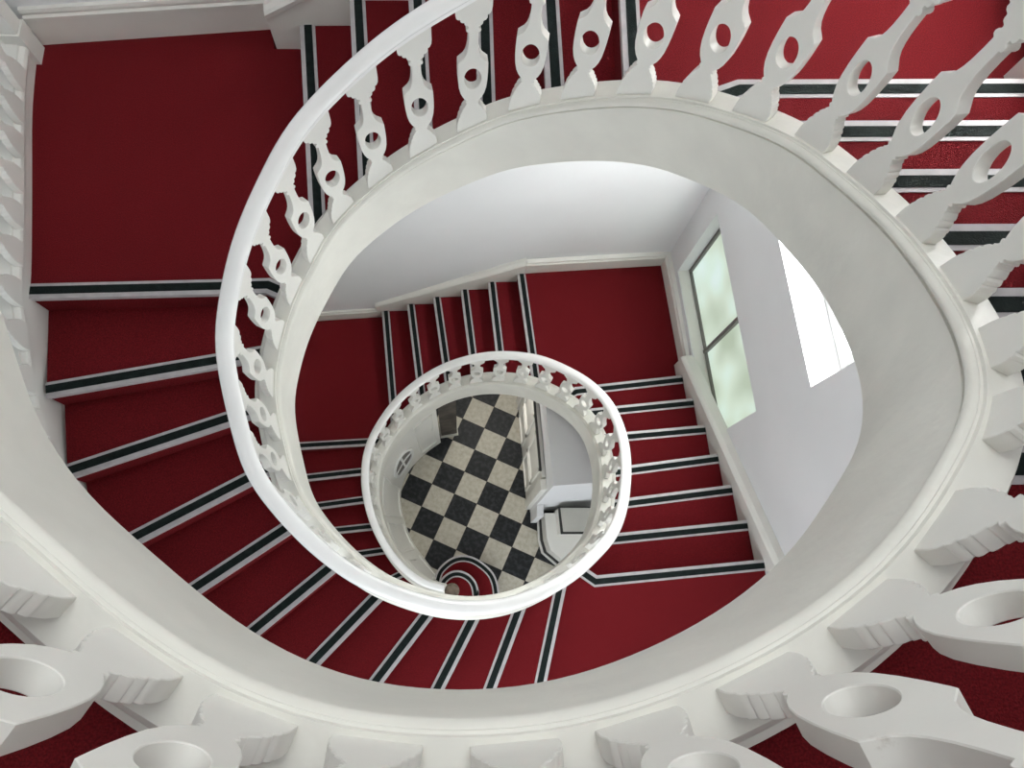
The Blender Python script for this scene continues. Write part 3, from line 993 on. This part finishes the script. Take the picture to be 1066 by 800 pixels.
# door on it
hd = (ha - hbp2) / np.linalg.norm(ha - hbp2)


def hw(s0, s1, w0, w1, z0, z1): return box_between(hbp2 + hd * s0, hbp2 + hd * s1, w0, w1, z0, z1)


dr = thing('panelled_door', 'white panelled double door in the hall wall right of the chequered tiles', 'door', tuple((hbp2 + hd * 4.5) * S) + (0,))
mb = MB(); mb.add(hw(.9, 7.5, .02, .22, .1, 11.4)); mb.build('door_leaf', M['paint'], dr)
for s0, s1 in ((1.4, 3.8), (4.6, 7.0)):
    for z0, z1 in ((.9, 4.6), (5.3, 10.7)):
        mb = MB()
        for q in ((s0, s1, z0, z0 + .2), (s0, s1, z1 - .2, z1), (s0, s0 + .2, z0, z1), (s1 - .2, s1, z0, z1)): mb.add(hw(q[0], q[1], .2, .32, q[2], q[3]))
        mb.build('panel_moulding', M['paint'], dr)
mb = MB(); mb.add(hw(1.25, 8.8, .24, .36, 11.42, 11.7)); tag(mb.build('head_gap', M['black'], dr), 'dark gap along the door head')
mb = MB(); mb.add(hw(.2, .8, 0, .34, 0, 11.4)); mb.add(hw(7.6, 8.2, 0, .34, 0, 11.4)); mb.build('architrave', M['paint'], dr)

# low boxed cupboard with black edging
cb = thing('boxed_cupboard', 'low white boxed cupboard with black edges and cream lid at the edge of the tiles', 'cupboard', (6.6 * S, 3.1 * S, 0))
cup = [(5.28, 5.1), (5.3, 3.3), (5.55, 2.35), (6.95, 1.15), (9.6, .6), (9.6, 5.1)]
pl = lambda q, z0, z1: prism_data([(x * S, y * S) for x, y in q], z0 * S, z1 * S)
mb = MB(); mb.add(pl(cup, 0, .35)); mb.build('plinth', M['paint'], cb)
ins = lambda q, k: [tuple(np.array(p) + (np.array([7.6, 2.9]) - np.array(p)) / np.linalg.norm(np.array([7.6, 2.9]) - np.array(p)) * k) for p in q]
mb = MB(); mb.add(pl(ins(cup, .14), .35, .7)); tag(mb.build('edge_band', M['black'], cb), 'black painted edge')
mb = MB(); mb.add(pl(ins(cup, .32), .7, 3.2)); mb.build('carcass', M['paint'], cb)
lid = [(6.35, 3.4), (9.3, 3.4), (9.3, 5.0), (6.2, 5.0)]
mb = MB(); mb.add(pl(lid, 3.2, 5.6)); mb.build('raised_box', M['paint'], cb)
mb = MB(); mb.add(pl([(6.25, 3.3), (9.4, 3.3), (9.4, 5.04), (6.1, 5.04)], 5.6, 5.75)); mb.build('lid_edge', M['black'], cb)
mb = MB(); mb.add(pl([(6.4, 3.45), (9.3, 3.45), (9.3, 4.95), (6.25, 4.95)], 5.75, 5.85)); tag(mb.build('lid', M['cream'], cb), 'cream lid')

# dark pillar by the hall opening
pp = thing('wooden_pillar', 'dark stained wooden pillar standing on the tiles beside the white curved wall', 'pillar', (-1.1 * S, 11.0 * S, 0))
mb = MB(); mb.add(pl([(-1.62, 10.75), (-.5, 10.95), (-.62, 11.7), (-1.74, 11.5)], .35, 12)); mb.build('shaft', M['darkwood'], pp)
mb = MB(); mb.add(pl([(-1.7, 10.62), (-.4, 10.85), (-.52, 11.8), (-1.82, 11.6)], 0, .35)); tag(mb.build('foot', M['cream'], pp), 'pale stone foot')
